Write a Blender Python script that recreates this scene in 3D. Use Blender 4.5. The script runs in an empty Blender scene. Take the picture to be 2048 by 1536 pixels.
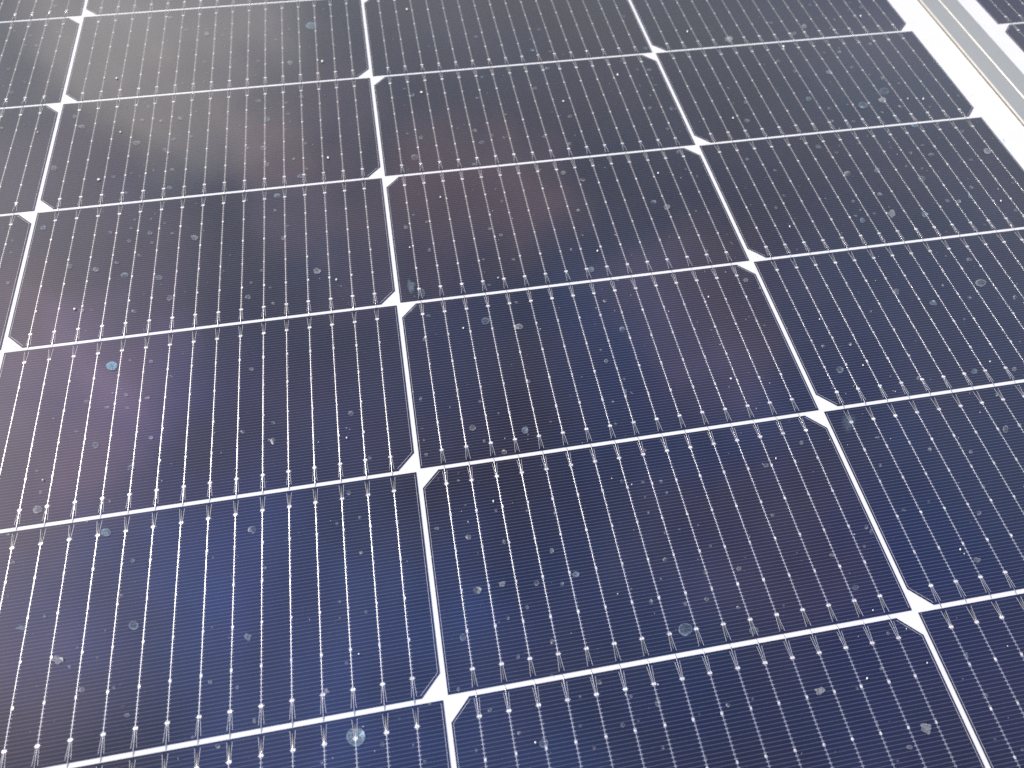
import bpy, math, random
from math import cos, sin, pi, radians, floor, hypot
from mathutils import Matrix, Vector

EXPO = 0.4
SKY_STR = 0.06
VEIL_A = 0.35
VEIL_B = 0.75
VEIL_K = 0.18
VEIL_COL = (1.0, 0.8, 0.9)
HAZE_K = 0.56
HAZE_COL = (1.0, 0.97, 0.74)
CELL_A = (0.005, 0.01, 0.03, 1.0)
CELL_B = (0.011, 0.01, 0.025, 1.0)
FINGER_AMT = 0.115
COAT_R = 0.055
DUST_FILM = 0.009
ALU_A = (0.48, 0.47, 0.42, 1.0)
ALU_B = (0.72, 0.71, 0.64, 1.0)
SPOT_K = 0.47
PANEL_MR = 22.2
NEXT_X = 798.4
NEXT_ML = 15.4
DUST_N = 1900
# direction towards each sky glow (clouds, plus blue and violet light added to tint reflections), its angular radius in degrees and its strength
GLOW_PATCHES = [
    (-0.2813, 0.8376, 0.4683, 5.8, 0.5, (1, 0.88, 0.74)),
    (-0.243, 0.8245, 0.511, 7.0, 0.68, (1, 0.88, 0.74)),
    (-0.1721, 0.8134, 0.5557, 5.8, 0.42, (1, 0.88, 0.74)),
    (-0.1357, 0.7895, 0.5985, 3.5, 0.4, (1, 0.52, 0.42)),
    (-0.4733, 0.4969, 0.7274, 7.0, 0.75, (0.98, 0.58, 0.92)),
    (-0.3774, 0.5668, 0.7323, 4.6, 0.4, (0.98, 0.58, 0.92)),
    (-0.4864, 0.2875, 0.8251, 7.7, 0.6, (1, 0.52, 0.42)),
    (-0.4247, 0.5735, 0.7005, 4.6, 0.3, (1, 0.52, 0.42)),
    (-0.0942, 0.7195, 0.688, 5.0, 0.5, (0.95, 0.66, 0.85)),
    (0.0948, 0.7234, 0.6838, 6.2, 0.55, (1, 0.52, 0.42)),
    (0.1869, 0.6703, 0.7181, 4.3, 0.25, (1, 0.52, 0.42)),
    (0.3936, 0.5393, 0.7445, 6.6, 0.5, (1, 0.52, 0.42)),
    (0.3763, 0.2794, 0.8834, 8.5, 0.35, (1, 0.52, 0.42)),
    (-0.0864, 0.7983, 0.596, 4.3, 0.4, (1, 0.52, 0.42)),
    (-0.482, 0.41, 0.7743, 5.8, 0.45, (1, 0.52, 0.42)),
    (-0.3201, 0.443, 0.8374, 12.6, 0.48, (0.15, 0.15, 1.05)),
    (-0.3172, 0.2518, 0.9143, 12.2, 0.5, (0.08, 0.28, 1.0)),
    (-0.1877, 0.2266, 0.9557, 15.2, 0.95, (0.08, 0.28, 1.0)),
    (0.1177, 0.0935, 0.9886, 19.4, 0.7, (0.08, 0.28, 1.0)),
    (0.3147, 0.5053, 0.8035, 8.9, 0.6, (0.08, 0.28, 1.0)),
    (0.604, 0.3908, 0.6946, 12.2, 0.3, (0.08, 0.28, 1.0)),
    (0.5476, 0.6824, 0.4843, 9.2, 0.16, (0.08, 0.28, 1.0)),
    (-0.383, 0.5325, 0.7548, 6.2, 0.4, (0.15, 0.15, 1.05)),
    (0.5011, 0.3417, 0.7951, 12.2, 0.25, (0.08, 0.28, 1.0)),
    (-0.0159, 0.587, 0.8094, 7.7, 0.35, (0.08, 0.28, 1.0)),
    (0.5645, 0.0703, 0.8225, 13.3, 0.4, (0.15, 0.15, 1.05)),
    (-0.376, 0.6752, 0.6346, 7.7, 0.35, (0.95, 0.66, 0.85)),
]

S = 0.001                       # the scene is modelled in millimetres, stored in metres
scn = bpy.context.scene
col = scn.collection
random.seed(7)

# ------------------------------------------------------------------ camera
cam_d = bpy.data.cameras.new('camera')
cam = bpy.data.objects.new('camera', cam_d)
col.objects.link(cam)
scn.camera = cam
CAM = (375.492, -420.079, 285.832)
ROT = ((0.98448044, 0.13349094, -0.11392289),
       (-0.17389849, 0.8293865, -0.53092123),
       (0.02361293, 0.54249259, 0.83972866))
cam.matrix_world = Matrix.Translation(Vector(CAM) * S) @ Matrix(ROT).to_4x4()
cam_d.sensor_width = 36.0
FPX = 1475.6288                 # focal length in pixels of a 2048 wide frame
cam_d.lens = FPX / 2048 * 36
cam_d.clip_start = 0.01
cam_d.clip_end = 100
cam_d.dof.use_dof = True
cam_d.dof.focus_distance = 0.33
cam_d.dof.aperture_fstop = 12.0

# ------------------------------------------------------------------ sky, clouds, sun
SUN_DIR = Vector((-360, 215, 286)).normalized()
SUN_EL = math.asin(SUN_DIR.z)
SUN_AZ = math.atan2(SUN_DIR.x, SUN_DIR.y)      # clockwise from +Y
world = bpy.data.worlds.new('World')
scn.world = world
world.use_nodes = True
nt = world.node_tree
nt.nodes.clear()
N = nt.nodes.new
L = nt.links.new
sky = N('ShaderNodeTexSky')
sky.sky_type = 'NISHITA'
sky.sun_disc = False
sky.sun_elevation = SUN_EL
sky.sun_rotation = SUN_AZ
sky.air_density = 1.0
sky.dust_density = 1.5
bg = N('ShaderNodeBackground')
bg.inputs[1].default_value = SKY_STR
L(sky.outputs[0], bg.inputs[0])
tc = N('ShaderNodeTexCoord')


def wmath(op, a, b=None, clamp=False):
    n = N('ShaderNodeMath')
    n.operation = op
    n.use_clamp = clamp
    for i, v in enumerate((a, b)):
        if v is None:
            continue
        if isinstance(v, (int, float)):
            n.inputs[i].default_value = v
        else:
            L(v, n.inputs[i])
    return n.outputs[0]


def wnoise(scale, detail=3.0, rough=0.55, off=(0, 0, 0)):
    m = N('ShaderNodeMapping')
    m.inputs['Location'].default_value = off
    L(tc.outputs['Generated'], m.inputs[0])
    n = N('ShaderNodeTexNoise')
    n.inputs['Scale'].default_value = scale
    n.inputs['Detail'].default_value = detail
    n.inputs['Roughness'].default_value = rough
    L(m.outputs[0], n.inputs['Vector'])
    return n.outputs['Fac']


def wramp(fac, a, b):
    n = N('ShaderNodeMapRange')
    n.interpolation_type = 'SMOOTHSTEP'
    n.inputs[1].default_value = a
    n.inputs[2].default_value = b
    L(fac, n.inputs[0])
    return n.outputs[0]


# a thin veil of cloud broken by noise, haze that whitens towards the horizon, and cloud and coloured glows added at their own bearings to tint reflections
def wcolor(fac, c):
    n = N('ShaderNodeVectorMath')
    n.operation = 'SCALE'
    n.inputs[0].default_value = c
    L(fac, n.inputs['Scale'])
    return n.outputs[0]


def wadd(a, b):
    n = N('ShaderNodeVectorMath')
    n.operation = 'ADD'
    L(a, n.inputs[0])
    L(b, n.inputs[1])
    return n.outputs[0]


veil = wmath('MULTIPLY', wramp(wnoise(3.2, 5.0), VEIL_A, VEIL_B), VEIL_K)
sp = N('ShaderNodeSeparateXYZ')
L(tc.outputs['Generated'], sp.inputs[0])
low = wmath('MULTIPLY_ADD', wramp(sp.outputs[2], 0.39, 0.50), 0.75)
low.node.inputs[2].default_value = 0.25
hazy = wmath('MULTIPLY', wmath('MULTIPLY', wramp(sp.outputs[2], 0.92, 0.42), HAZE_K), low)
glow = wadd(wcolor(veil, VEIL_COL), wcolor(hazy, HAZE_COL))
edge = wnoise(9.0, 4.0, 0.6, (3, 1, 5))
torn = wmath('MULTIPLY_ADD', edge, 2.0)
torn.node.inputs[2].default_value = 0.0
# ragged outlines: the bearings are pushed about by noise before the glows are drawn
wn = N('ShaderNodeTexNoise')
wn.inputs['Scale'].default_value = 4.5
wn.inputs['Detail'].default_value = 4.0
L(tc.outputs['Generated'], wn.inputs['Vector'])
wc = N('ShaderNodeVectorMath')
wc.operation = 'SUBTRACT'
L(wn.outputs['Color'], wc.inputs[0])
wc.inputs[1].default_value = (0.5, 0.5, 0.5)
ws = N('ShaderNodeVectorMath')
ws.operation = 'SCALE'
L(wc.outputs[0], ws.inputs[0])
ws.inputs['Scale'].default_value = 0.38
wv = N('ShaderNodeVectorMath')
wv.operation = 'NORMALIZE'
L(wadd(tc.outputs['Generated'], ws.outputs[0]), wv.inputs[0])
for (bx, by, bz, rad_deg, weight, tint) in GLOW_PATCHES:
    d = N('ShaderNodeVectorMath')
    d.operation = 'DOT_PRODUCT'
    L(wv.outputs[0], d.inputs[0])
    d.inputs[1].default_value = Vector((bx, by, bz)).normalized()
    m = N('ShaderNodeMapRange')
    m.interpolation_type = 'SMOOTHSTEP'
    m.inputs[1].default_value = cos(radians(rad_deg * 1.25))
    m.inputs[2].default_value = cos(radians(rad_deg * 0.02))
    m.inputs[4].default_value = weight
    L(d.outputs['Value'], m.inputs[0])
    glow = wadd(glow, wcolor(wmath('MULTIPLY', m.outputs[0], torn), tint))
bc = N('ShaderNodeBackground')
L(glow, bc.inputs[0])
bc.inputs[1].default_value = 1.0
mix = N('ShaderNodeAddShader')
L(bg.outputs[0], mix.inputs[0])
L(bc.outputs[0], mix.inputs[1])
wo = N('ShaderNodeOutputWorld')
L(mix.outputs[0], wo.inputs[0])

sun_d = bpy.data.lights.new('sun', 'SUN')
sun_d.energy = 4.0
sun_d.angle = radians(0.53)
sun_d.color = (1.0, 0.955, 0.89)
sun = bpy.data.objects.new('sun', sun_d)
col.objects.link(sun)
sun.rotation_euler = (-SUN_DIR).to_track_quat('-Z', 'Y').to_euler()

vs = scn.view_settings
vs.view_transform = 'Standard'
vs.look = 'None'
vs.exposure = EXPO
vs.gamma = 1.0
vs.use_curve_mapping = False
scn.cycles.use_denoising = False
scn.cycles.sample_clamp_indirect = 4.0
scn.cycles.max_bounces = 6
scn.cycles.transparent_max_bounces = 12

SPOT_TABLE = (
    # x y half-length half-width angle density kind, millimetres on the glass, largest first
    '334.6 -375.9 3.42 3.05 133 0.55 D;560.6 -284.0 5.34 3.92 44 0.35 W;460.1 -359.8 2.84 2.44 18 0.5 r;374.3 -174.2 4.09 2.50 86 0.65 S;535.2 -407.8 2.24 1.57 12 0.6 t;233.8 -200.5 2.93 2.24 134 0.9 B;'
    '255.0 -323.4 2.02 1.53 141 0.55 r;240.5 -283.6 2.27 1.64 148 0.6 b;229.1 -331.5 1.97 1.41 144 0.6 t;399.1 -389.1 1.59 1.51 4 0.45 r;331.9 60.2 4.28 3.69 108 0.5 b;663.7 -216.9 3.26 2.25 20 0.6 r;'
    '212.2 -268.9 2.16 1.54 142 0.6 s;485.9 -364.7 1.96 1.38 1 0.4 r;298.0 -292.2 1.97 1.57 112 0.55 c;502.4 -389.4 1.78 1.29 7 0.65 t;684.7 -60.1 4.00 2.85 40 0.3 r;665.2 -71.3 3.53 2.63 25 0.5 r;'
    '384.2 -331.7 1.56 1.47 162 0.75 c;407.8 -201.6 2.15 2.01 82 0.5 r;640.3 -162.8 2.90 2.02 44 0.6 t;297.0 -334.8 1.47 1.21 121 0.5 t;604.5 7.4 3.50 2.87 30 0.7 s;379.3 -179.5 3.07 1.37 84 0.35 r;'
    '415.7 -264.5 1.90 1.50 77 0.55 b;568.6 -256.4 2.06 1.56 39 0.55 r;376.2 -348.5 1.38 1.17 87 0.55 r;423.3 -207.5 1.89 1.82 9 0.6 s;720.8 -122.6 2.99 2.04 29 0.75 s;233.8 -145.0 2.20 1.68 142 0.45 s;'
    '328.4 -156.7 2.06 1.83 131 0.7 s;386.1 -78.8 2.66 1.99 87 0.35 r;585.7 -353.2 1.64 1.15 23 0.45 s;214.1 -317.3 1.66 0.89 162 0.45 t;630.0 -298.9 2.16 1.19 49 0.5 r;250.8 -149.2 2.09 1.65 136 0.5 s;'
    '423.5 -331.9 1.54 1.11 174 0.55 b;231.5 -241.9 1.75 1.25 118 0.5 r;617.0 -215.7 2.23 1.61 39 0.4 s;679.6 -68.5 2.97 2.19 27 0.7 s;632.7 -225.5 2.18 1.57 24 0.55 s;247.5 -255.6 1.66 1.22 149 0.55 s;'
    '442.4 -383.2 1.28 0.94 66 0.4 r;629.2 -128.8 2.54 1.85 43 0.55 s;670.2 -139.1 2.60 1.80 40 0.4 r;306.5 -252.3 1.83 1.11 95 0.65 c;303.1 -32.5 2.70 1.87 98 0.35 s;658.3 -166.2 2.41 1.67 40 0.55 s;'
    '392.9 -259.6 1.50 1.40 165 0.55 r;394.2 -330.9 1.32 1.09 170 0.6 t;230.2 -43.2 2.49 1.77 155 0.5 s;466.5 -177.1 1.97 1.60 68 0.5 b;472.6 -217.1 1.72 1.54 48 0.55 c;266.6 -123.9 1.98 1.61 131 0.55 s;'
    '531.6 -355.5 1.45 0.97 4 0.35 r;256.9 -163.3 1.99 1.33 105 0.4 s;309.1 -99.0 2.05 1.76 140 0.55 s;325.0 -359.0 1.10 0.95 114 0.5 t;518.3 -139.2 2.04 1.77 41 0.6 s;239.1 -343.7 1.16 0.85 142 0.6 r;'
    '632.1 -267.5 1.87 1.21 9 0.55 s;206.2 -134.5 1.91 1.41 127 0.5 s;562.2 -387.1 1.47 0.75 54 0.4 s;688.4 -94.0 2.52 1.82 29 0.5 b;321.9 -84.8 1.97 1.73 133 0.45 s;383.9 -309.6 1.18 1.11 93 0.5 s;'
    '187.5 -58.4 2.11 1.55 128 0.45 s;407.5 -332.8 1.10 1.03 68 0.45 r;223.7 -184.5 2.05 0.94 167 0.35 s;219.4 -138.8 1.75 1.33 133 0.5 s;301.3 -58.3 1.98 1.70 131 0.45 r;526.4 -412.5 1.19 0.66 178 0.45 s;'
    '647.5 -128.8 2.29 1.49 51 0.5 s;562.0 -401.4 1.13 0.78 16 0.35 s;317.5 21.2 2.29 1.90 107 0.6 s;294.5 -168.6 1.59 1.30 147 0.5 s;197.8 -24.0 2.23 1.51 156 0.5 s;621.8 -165.3 1.98 1.39 46 0.55 s;'
    '189.0 -104.8 1.82 1.32 144 0.5 s;404.7 -273.8 1.25 1.10 172 0.55 r;596.8 -334.4 1.35 0.93 16 0.4 s;633.5 -60.8 2.59 1.51 60 0.5 s;734.8 -114.6 2.54 1.38 49 0.35 s;215.6 -164.6 1.59 1.15 148 0.45 s;'
    '464.7 -252.2 1.71 0.92 73 0.4 s;416.2 -320.8 1.06 1.00 57 0.5 s;423.1 -372.8 0.97 0.82 0 0.45 r;621.5 -104.3 2.15 1.53 50 0.45 s;340.4 -243.6 1.26 1.13 140 0.5 r;255.7 -355.1 1.04 0.67 158 0.5 r;'
    '240.8 -169.1 1.53 1.16 146 0.45 s;287.4 -370.6 0.91 0.71 146 0.45 s;543.4 -196.3 1.66 1.22 6 0.45 s;650.8 7.3 2.61 1.78 55 0.4 s;299.9 -364.5 0.93 0.71 107 0.5 s;343.5 -379.8 0.88 0.73 97 0.35 r;'
    '657.5 -36.6 2.33 1.71 43 0.65 s;512.0 -134.5 1.69 1.48 29 0.55 s;450.0 -347.5 1.13 0.77 69 0.5 c;651.7 -269.4 1.57 1.00 41 0.45 s;661.4 14.4 2.79 1.65 59 0.6 s;409.1 -355.7 0.92 0.85 67 0.45 s;'
    '467.3 -388.3 0.90 0.76 37 0.65 c;488.4 -340.5 1.09 0.85 8 0.45 s;251.2 -83.9 1.69 1.35 136 0.4 b;685.5 -121.0 1.99 1.42 28 0.5 s;515.7 -298.5 1.29 0.89 2 0.5 r;428.0 -388.2 0.86 0.73 3 0.45 r;'
    '391.3 -384.4 0.84 0.73 172 0.5 c;460.3 -332.0 1.03 0.86 9 0.5 s;474.7 -339.8 1.05 0.83 57 0.4 s;546.9 -332.4 1.19 0.82 48 0.45 s;548.1 -334.5 1.18 0.82 48 0.35 s;246.4 -52.1 1.78 1.42 128 0.45 s;'
    '471.8 -350.1 0.95 0.82 32 0.45 r;682.0 -159.7 1.90 1.21 45 0.5 s;676.2 -228.7 1.75 0.98 48 0.45 s;482.9 -355.4 0.97 0.79 14 0.4 s;425.9 -71.7 1.68 1.54 174 0.5 r;587.7 -75.5 1.89 1.53 24 0.35 s;'
    '665.9 -201.0 1.68 1.13 14 0.45 s;252.2 -297.5 1.04 0.77 147 0.4 s;253.5 -24.2 1.84 1.43 116 0.45 s;467.5 -104.0 1.58 1.46 51 0.5 s;477.3 -111.1 1.57 1.44 46 0.5 s;640.2 -147.6 1.75 1.29 32 0.6 s;'
    '476.5 -80.8 1.99 1.24 75 0.35 s;243.7 -117.0 1.61 1.10 108 0.35 s;690.9 -156.7 1.99 1.11 51 0.55 s;337.3 -282.2 1.04 0.87 102 0.4 r;303.5 -72.5 1.71 1.29 102 0.35 s;395.4 -358.8 0.85 0.75 78 0.5 s;'
    '527.8 -341.4 1.06 0.76 7 0.45 s;453.7 -403.7 0.81 0.64 57 0.35 s;394.0 -344.2 0.81 0.80 177 0.4 s;377.4 -208.1 1.33 0.95 86 0.4 s;206.5 -290.6 1.00 0.70 136 0.45 s;535.4 -290.5 1.13 0.90 32 0.5 s;'
    '372.1 -366.4 0.77 0.72 97 0.45 s;528.4 -386.0 0.91 0.67 14 0.4 s;298.1 -14.5 1.73 1.48 139 0.35 s;603.7 -266.9 1.28 0.94 25 0.5 s;254.5 -242.0 1.10 0.86 140 0.65 b;293.5 -245.3 1.09 0.89 142 0.4 s;'
    '714.5 -103.7 1.91 1.31 35 0.35 s;212.5 -261.3 1.09 0.74 151 0.4 s;296.7 -212.4 1.23 0.89 159 0.5 s;311.6 -131.2 1.46 1.08 100 0.5 s;468.2 -298.6 0.98 0.87 40 0.4 c;545.8 -57.4 1.85 1.36 63 0.4 s;'
    '239.7 -132.6 1.40 1.04 117 0.4 s;421.8 -239.5 1.05 1.02 28 0.4 s;303.0 -309.1 0.91 0.73 149 0.4 s;264.5 60.5 2.04 1.47 105 0.7 s;233.6 -121.3 1.39 1.08 128 0.4 s;460.3 -234.0 1.14 0.99 7 0.5 s;'
    '224.9 -218.5 1.14 0.84 142 0.4 s;397.8 -314.0 1.01 0.71 80 0.45 s;241.6 -217.6 1.16 0.82 153 0.45 s;293.6 -352.3 0.77 0.63 136 0.45 s;417.4 -334.8 0.81 0.77 42 0.4 s;391.5 -62.1 1.67 1.24 86 0.55 r;'
    '590.6 -303.0 1.11 0.81 29 0.65 c;637.3 -298.1 1.19 0.81 30 0.4 s;283.9 -348.7 0.80 0.61 149 0.45 s;382.2 -375.3 0.76 0.62 169 0.45 s;462.9 -350.4 0.85 0.71 10 0.4 s;323.8 -13.8 1.73 1.33 99 0.4 s;'
    '390.5 -21.9 1.71 1.37 88 0.45 s;375.8 -132.9 1.30 1.18 101 0.5 s;372.0 -241.3 1.20 0.79 86 0.4 c;440.0 -397.6 0.73 0.60 58 0.4 s;240.7 82.3 1.93 1.53 148 0.35 s;546.1 4.7 1.86 1.52 56 0.35 s;'
    '229.1 -135.4 1.30 1.00 138 0.4 s;251.3 -221.1 1.11 0.82 150 0.5 s;371.7 -303.7 0.97 0.70 168 0.45 s;152.4 14.8 1.72 1.24 133 0.45 r;185.0 -124.8 1.48 0.86 110 0.35 s;652.5 -225.3 1.39 0.91 11 0.45 s;'
    '416.2 -393.6 0.67 0.62 18 0.35 s;639.1 -83.0 1.77 1.22 51 0.35 s;676.0 -158.2 1.58 1.07 41 0.4 s;452.0 -295.7 0.92 0.81 9 0.35 r;402.1 -341.5 0.82 0.68 77 0.4 r;251.6 -69.6 1.44 1.14 121 0.4 s;'
    '423.5 -60.6 1.47 1.33 81 0.45 s;478.3 -7.0 1.72 1.43 70 0.45 c;466.4 -26.2 1.63 1.40 71 0.4 s;689.3 -47.6 1.89 1.32 43 0.5 s;372.5 -189.3 1.11 1.01 155 0.4 s;202.7 -278.5 0.95 0.64 150 0.35 s;'
    '608.3 -307.1 1.10 0.75 13 0.5 s;517.8 -373.2 0.88 0.59 54 0.35 s;697.3 -11.2 1.94 1.42 37 0.35 s;688.0 -76.2 1.74 1.27 30 0.4 s;223.3 -113.7 1.32 0.99 143 0.4 s;518.3 -403.4 0.75 0.56 21 0.3 s;'
    '566.0 -420.2 0.77 0.53 21 0.3 s;695.0 -150.1 1.62 1.03 44 0.4 s;340.7 -309.0 0.81 0.71 149 0.4 t;537.5 -96.6 1.47 1.20 53 0.3 s;673.1 -16.7 1.95 1.32 51 0.5 s;635.8 -32.2 1.83 1.30 52 0.35 s;'
    '251.1 -200.8 1.07 0.83 136 0.55 s;566.3 -242.1 1.14 0.88 24 0.5 s;542.8 -17.7 1.66 1.40 15 0.4 s;192.5 -13.8 1.55 1.15 126 0.5 s;231.0 -23.1 1.51 1.18 125 0.4 s;482.1 -56.1 1.44 1.33 47 0.4 s;'
    '629.0 -21.0 1.77 1.36 43 0.35 s;306.4 -243.1 1.00 0.75 158 0.4 s;250.2 -344.9 0.82 0.50 160 0.4 s;292.5 -99.4 1.48 0.92 97 0.4 s;341.3 -294.0 0.81 0.73 127 0.4 s;347.1 -267.2 0.87 0.78 114 0.4 s;'
    '472.2 13.5 1.57 1.49 21 0.4 s;234.2 -223.3 1.08 0.69 158 0.35 s;565.9 -328.0 1.04 0.60 0 0.35 s;419.6 -140.5 1.19 1.07 79 0.45 s;635.7 -281.2 1.11 0.76 26 0.4 s;536.5 -374.4 0.82 0.58 45 0.4 r;'
    '463.0 -71.9 1.36 1.24 61 0.35 s;228.8 -84.7 1.31 1.01 127 0.4 s;468.5 -198.4 1.08 0.95 9 0.55 s;419.1 -89.3 1.42 1.05 172 0.5 s;371.2 -269.6 0.85 0.75 94 0.5 r;341.1 -332.9 0.70 0.63 128 0.4 r;'
    '322.5 -381.8 0.62 0.52 147 0.55 c;357.5 -387.7 0.61 0.54 157 0.4 s;710.7 31.3 2.17 1.25 56 0.35 s;429.3 -121.4 1.26 1.03 78 0.35 s;577.9 -148.7 1.34 0.99 52 0.4 s;232.2 -277.1 0.84 0.63 136 0.35 s;'
    '278.9 -366.3 0.67 0.50 152 0.4 s;433.4 -379.4 0.65 0.58 52 0.45 s;258.9 -60.9 1.34 1.04 115 0.4 s;579.6 -243.0 1.07 0.82 22 0.65 c;240.2 -269.9 0.87 0.63 148 0.45 s;249.3 -311.1 0.79 0.55 153 0.45 s;'
    '331.1 -327.2 0.77 0.57 162 0.4 s;251.2 66.8 1.63 1.33 141 0.4 s;250.8 -43.0 1.40 1.05 153 0.35 s;255.4 -119.2 1.26 0.87 158 0.35 s;642.9 -71.5 1.52 1.17 33 0.4 s;424.7 -146.2 1.13 1.00 174 0.45 s;'
    '469.4 -134.5 1.18 1.04 8 0.55 s;710.7 -171.0 1.39 0.93 22 0.4 s;375.4 -387.4 0.67 0.48 83 0.4 s;178.1 -141.1 1.17 0.76 117 0.4 s;647.8 -248.5 1.14 0.76 39 0.35 s;397.2 -267.0 0.81 0.77 85 0.45 s;'
    '398.1 -246.7 0.86 0.79 84 0.4 s;331.9 -295.1 0.75 0.67 130 0.3 s;469.2 -303.9 0.79 0.70 35 0.4 s;480.0 -329.6 0.76 0.65 26 0.4 s;565.2 -306.7 0.93 0.66 45 0.45 s;332.7 -350.4 0.65 0.57 119 0.45 r;'
    '413.0 -385.9 0.59 0.56 26 0.4 r;292.9 -57.1 1.31 1.05 153 0.4 s;315.6 -29.2 1.36 1.14 152 0.3 s;430.0 -30.5 1.53 1.10 172 0.4 s;593.1 -58.4 1.54 1.12 55 0.4 s;380.8 -194.0 1.10 0.77 169 0.4 s;'
    '605.0 -323.6 1.02 0.57 1 0.45 s;510.1 -321.0 0.82 0.64 12 0.45 s;436.0 -10.2 1.41 1.26 78 0.4 s;163.9 106.6 1.69 1.26 128 0.35 s;570.3 -293.5 1.09 0.56 177 0.5 s;220.3 -70.3 1.24 0.94 145 0.35 s;'
    '646.8 -104.9 1.39 1.03 19 0.35 s;222.5 -233.7 0.95 0.60 158 0.3 s;542.5 -340.1 0.78 0.59 35 0.35 s;325.1 -57.4 1.33 0.99 97 0.35 s;307.6 -110.1 1.17 0.90 104 0.4 s;306.7 -174.6 0.99 0.81 112 0.5 s;'
    '386.1 -151.2 1.05 0.91 90 0.45 s;420.8 -305.1 0.78 0.62 74 0.4 s;465.5 -282.9 0.87 0.65 66 0.5 r;532.6 -54.9 1.36 1.12 56 0.45 s;674.1 -117.6 1.39 0.98 38 0.4 s;396.8 -300.0 0.83 0.57 81 0.45 s;'
    '460.5 -297.5 0.81 0.64 1 0.4 r;233.6 -334.9 0.71 0.46 155 0.5 s;706.9 -128.5 1.44 0.92 9 0.45 s;234.4 -10.9 1.32 1.05 130 0.35 s;237.8 -317.0 0.68 0.50 137 0.4 s;237.8 -365.1 0.59 0.43 131 0.35 s;'
    '361.2 -369.5 0.59 0.50 161 0.45 s;438.0 33.0 1.55 1.16 81 0.4 s;481.1 35.4 1.59 1.17 75 0.35 s;674.2 -33.8 1.59 1.07 50 0.35 s;622.9 -150.6 1.21 0.89 41 0.5 s;242.4 -24.9 1.29 0.98 151 0.4 s;'
    '630.3 -110.6 1.33 0.94 10 0.35 s;684.4 -111.7 1.49 0.87 2 0.35 s;537.5 -75.6 1.22 1.06 37 0.4 s;588.9 -119.8 1.20 0.96 29 0.35 s;233.4 -111.9 1.06 0.82 138 0.35 s;424.7 -192.4 0.93 0.80 175 0.35 s;'
    '428.2 -164.3 1.04 0.78 173 0.4 s;243.1 -224.9 0.90 0.57 160 0.35 s;304.8 -251.6 0.77 0.62 110 0.5 s;457.7 -256.6 0.81 0.68 64 0.35 s;516.3 -390.9 0.61 0.47 24 0.3 s;520.1 -416.0 0.58 0.43 19 0.3 s;'
    '701.8 21.4 1.79 1.07 55 0.45 c;300.8 -151.9 0.96 0.78 111 0.4 s;619.6 -161.4 1.16 0.83 45 0.35 s;458.9 -311.5 0.73 0.57 65 0.5 c;557.9 -415.3 0.63 0.42 10 0.3 s;576.0 -108.4 1.17 0.95 40 0.45 s;'
    '221.8 -314.2 0.71 0.43 110 0.4 s;400.2 -382.7 0.57 0.45 76 0.3 s;260.6 -42.0 1.14 0.93 140 0.35 s;640.4 21.7 1.49 1.17 37 0.35 s;704.3 -93.9 1.32 0.94 24 0.35 s;572.2 -333.4 0.73 0.53 27 0.35 s;'
    '354.1 -382.0 0.49 0.46 131 0.35 s;406.5 -367.5 0.55 0.48 176 0.35 s;314.7 -18.6 1.22 0.95 102 0.3 s;675.7 38.7 1.66 1.09 55 0.35 s;245.3 -124.2 0.97 0.75 123 0.35 s;314.3 -122.3 0.96 0.82 116 0.25 s;'
    '478.0 -186.2 0.87 0.79 35 0.4 s;274.5 57.5 1.32 1.07 114 0.3 s;308.8 48.0 1.29 1.09 111 0.3 s;297.8 25.9 1.24 1.04 116 0.3 s;235.0 -106.1 0.99 0.76 141 0.3 s;586.0 -140.4 1.06 0.84 21 0.3 s;'
    '729.9 -71.2 1.52 0.81 53 0.4 s;598.4 -225.6 0.95 0.64 49 0.4 s;409.5 -302.2 0.61 0.57 71 0.4 s;578.3 -326.2 0.72 0.52 36 0.35 r;159.2 62.0 1.31 0.97 139 0.4 s;433.1 -66.0 1.12 0.88 79 0.3 s;'
    '459.5 -162.2 0.89 0.78 64 0.4 s;642.9 -215.7 0.97 0.68 36 0.4 s;415.2 -376.4 0.55 0.42 175 0.35 s;456.4 -339.5 0.61 0.50 5 0.35 s;706.1 -1.4 1.53 0.98 6 0.35 s;652.3 -85.3 1.35 0.80 1 0.35 s;'
    '313.7 -43.5 1.06 0.90 116 0.3 s;241.7 -198.7 0.79 0.59 146 0.4 s;387.1 -130.7 0.87 0.83 149 0.4 s;413.0 -161.5 0.84 0.78 171 0.4 s;529.8 -173.8 0.91 0.76 21 0.4 s;383.3 -284.0 0.69 0.52 168 0.4 s;'
    '235.4 -328.1 0.62 0.39 157 0.35 s;264.5 29.6 1.17 0.97 136 0.3 s;587.2 -43.2 1.18 0.96 20 0.25 s;220.6 -165.1 0.87 0.59 155 0.3 s;630.7 -161.3 1.04 0.73 11 0.35 s;209.1 -250.6 0.75 0.45 159 0.4 s;'
    '674.6 -131.3 1.17 0.74 49 0.35 s;175.1 -111.7 0.97 0.63 116 0.25 s;295.9 -159.4 0.85 0.66 107 0.4 s;466.1 -245.2 0.71 0.63 53 0.35 s;211.7 -225.1 0.73 0.52 125 0.3 s;476.9 -387.8 0.51 0.42 35 0.4 s;'
    '318.5 -70.1 0.98 0.82 109 0.5 s;663.0 -16.0 1.34 0.93 50 0.3 s;697.8 -53.8 1.29 0.88 45 0.35 s;666.4 -127.7 1.10 0.78 38 0.35 s;250.7 -110.9 0.90 0.71 123 0.35 s;153.4 73.6 1.41 0.81 163 0.35 s;'
    '152.0 63.4 1.25 0.88 150 0.35 s;169.9 75.2 1.27 0.92 149 0.25 s;146.5 38.9 1.21 0.83 151 0.35 s;252.5 9.7 1.10 0.89 129 0.2 s;325.0 -79.2 0.93 0.80 148 0.35 s;431.5 -54.9 0.97 0.92 178 0.35 s;'
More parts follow.
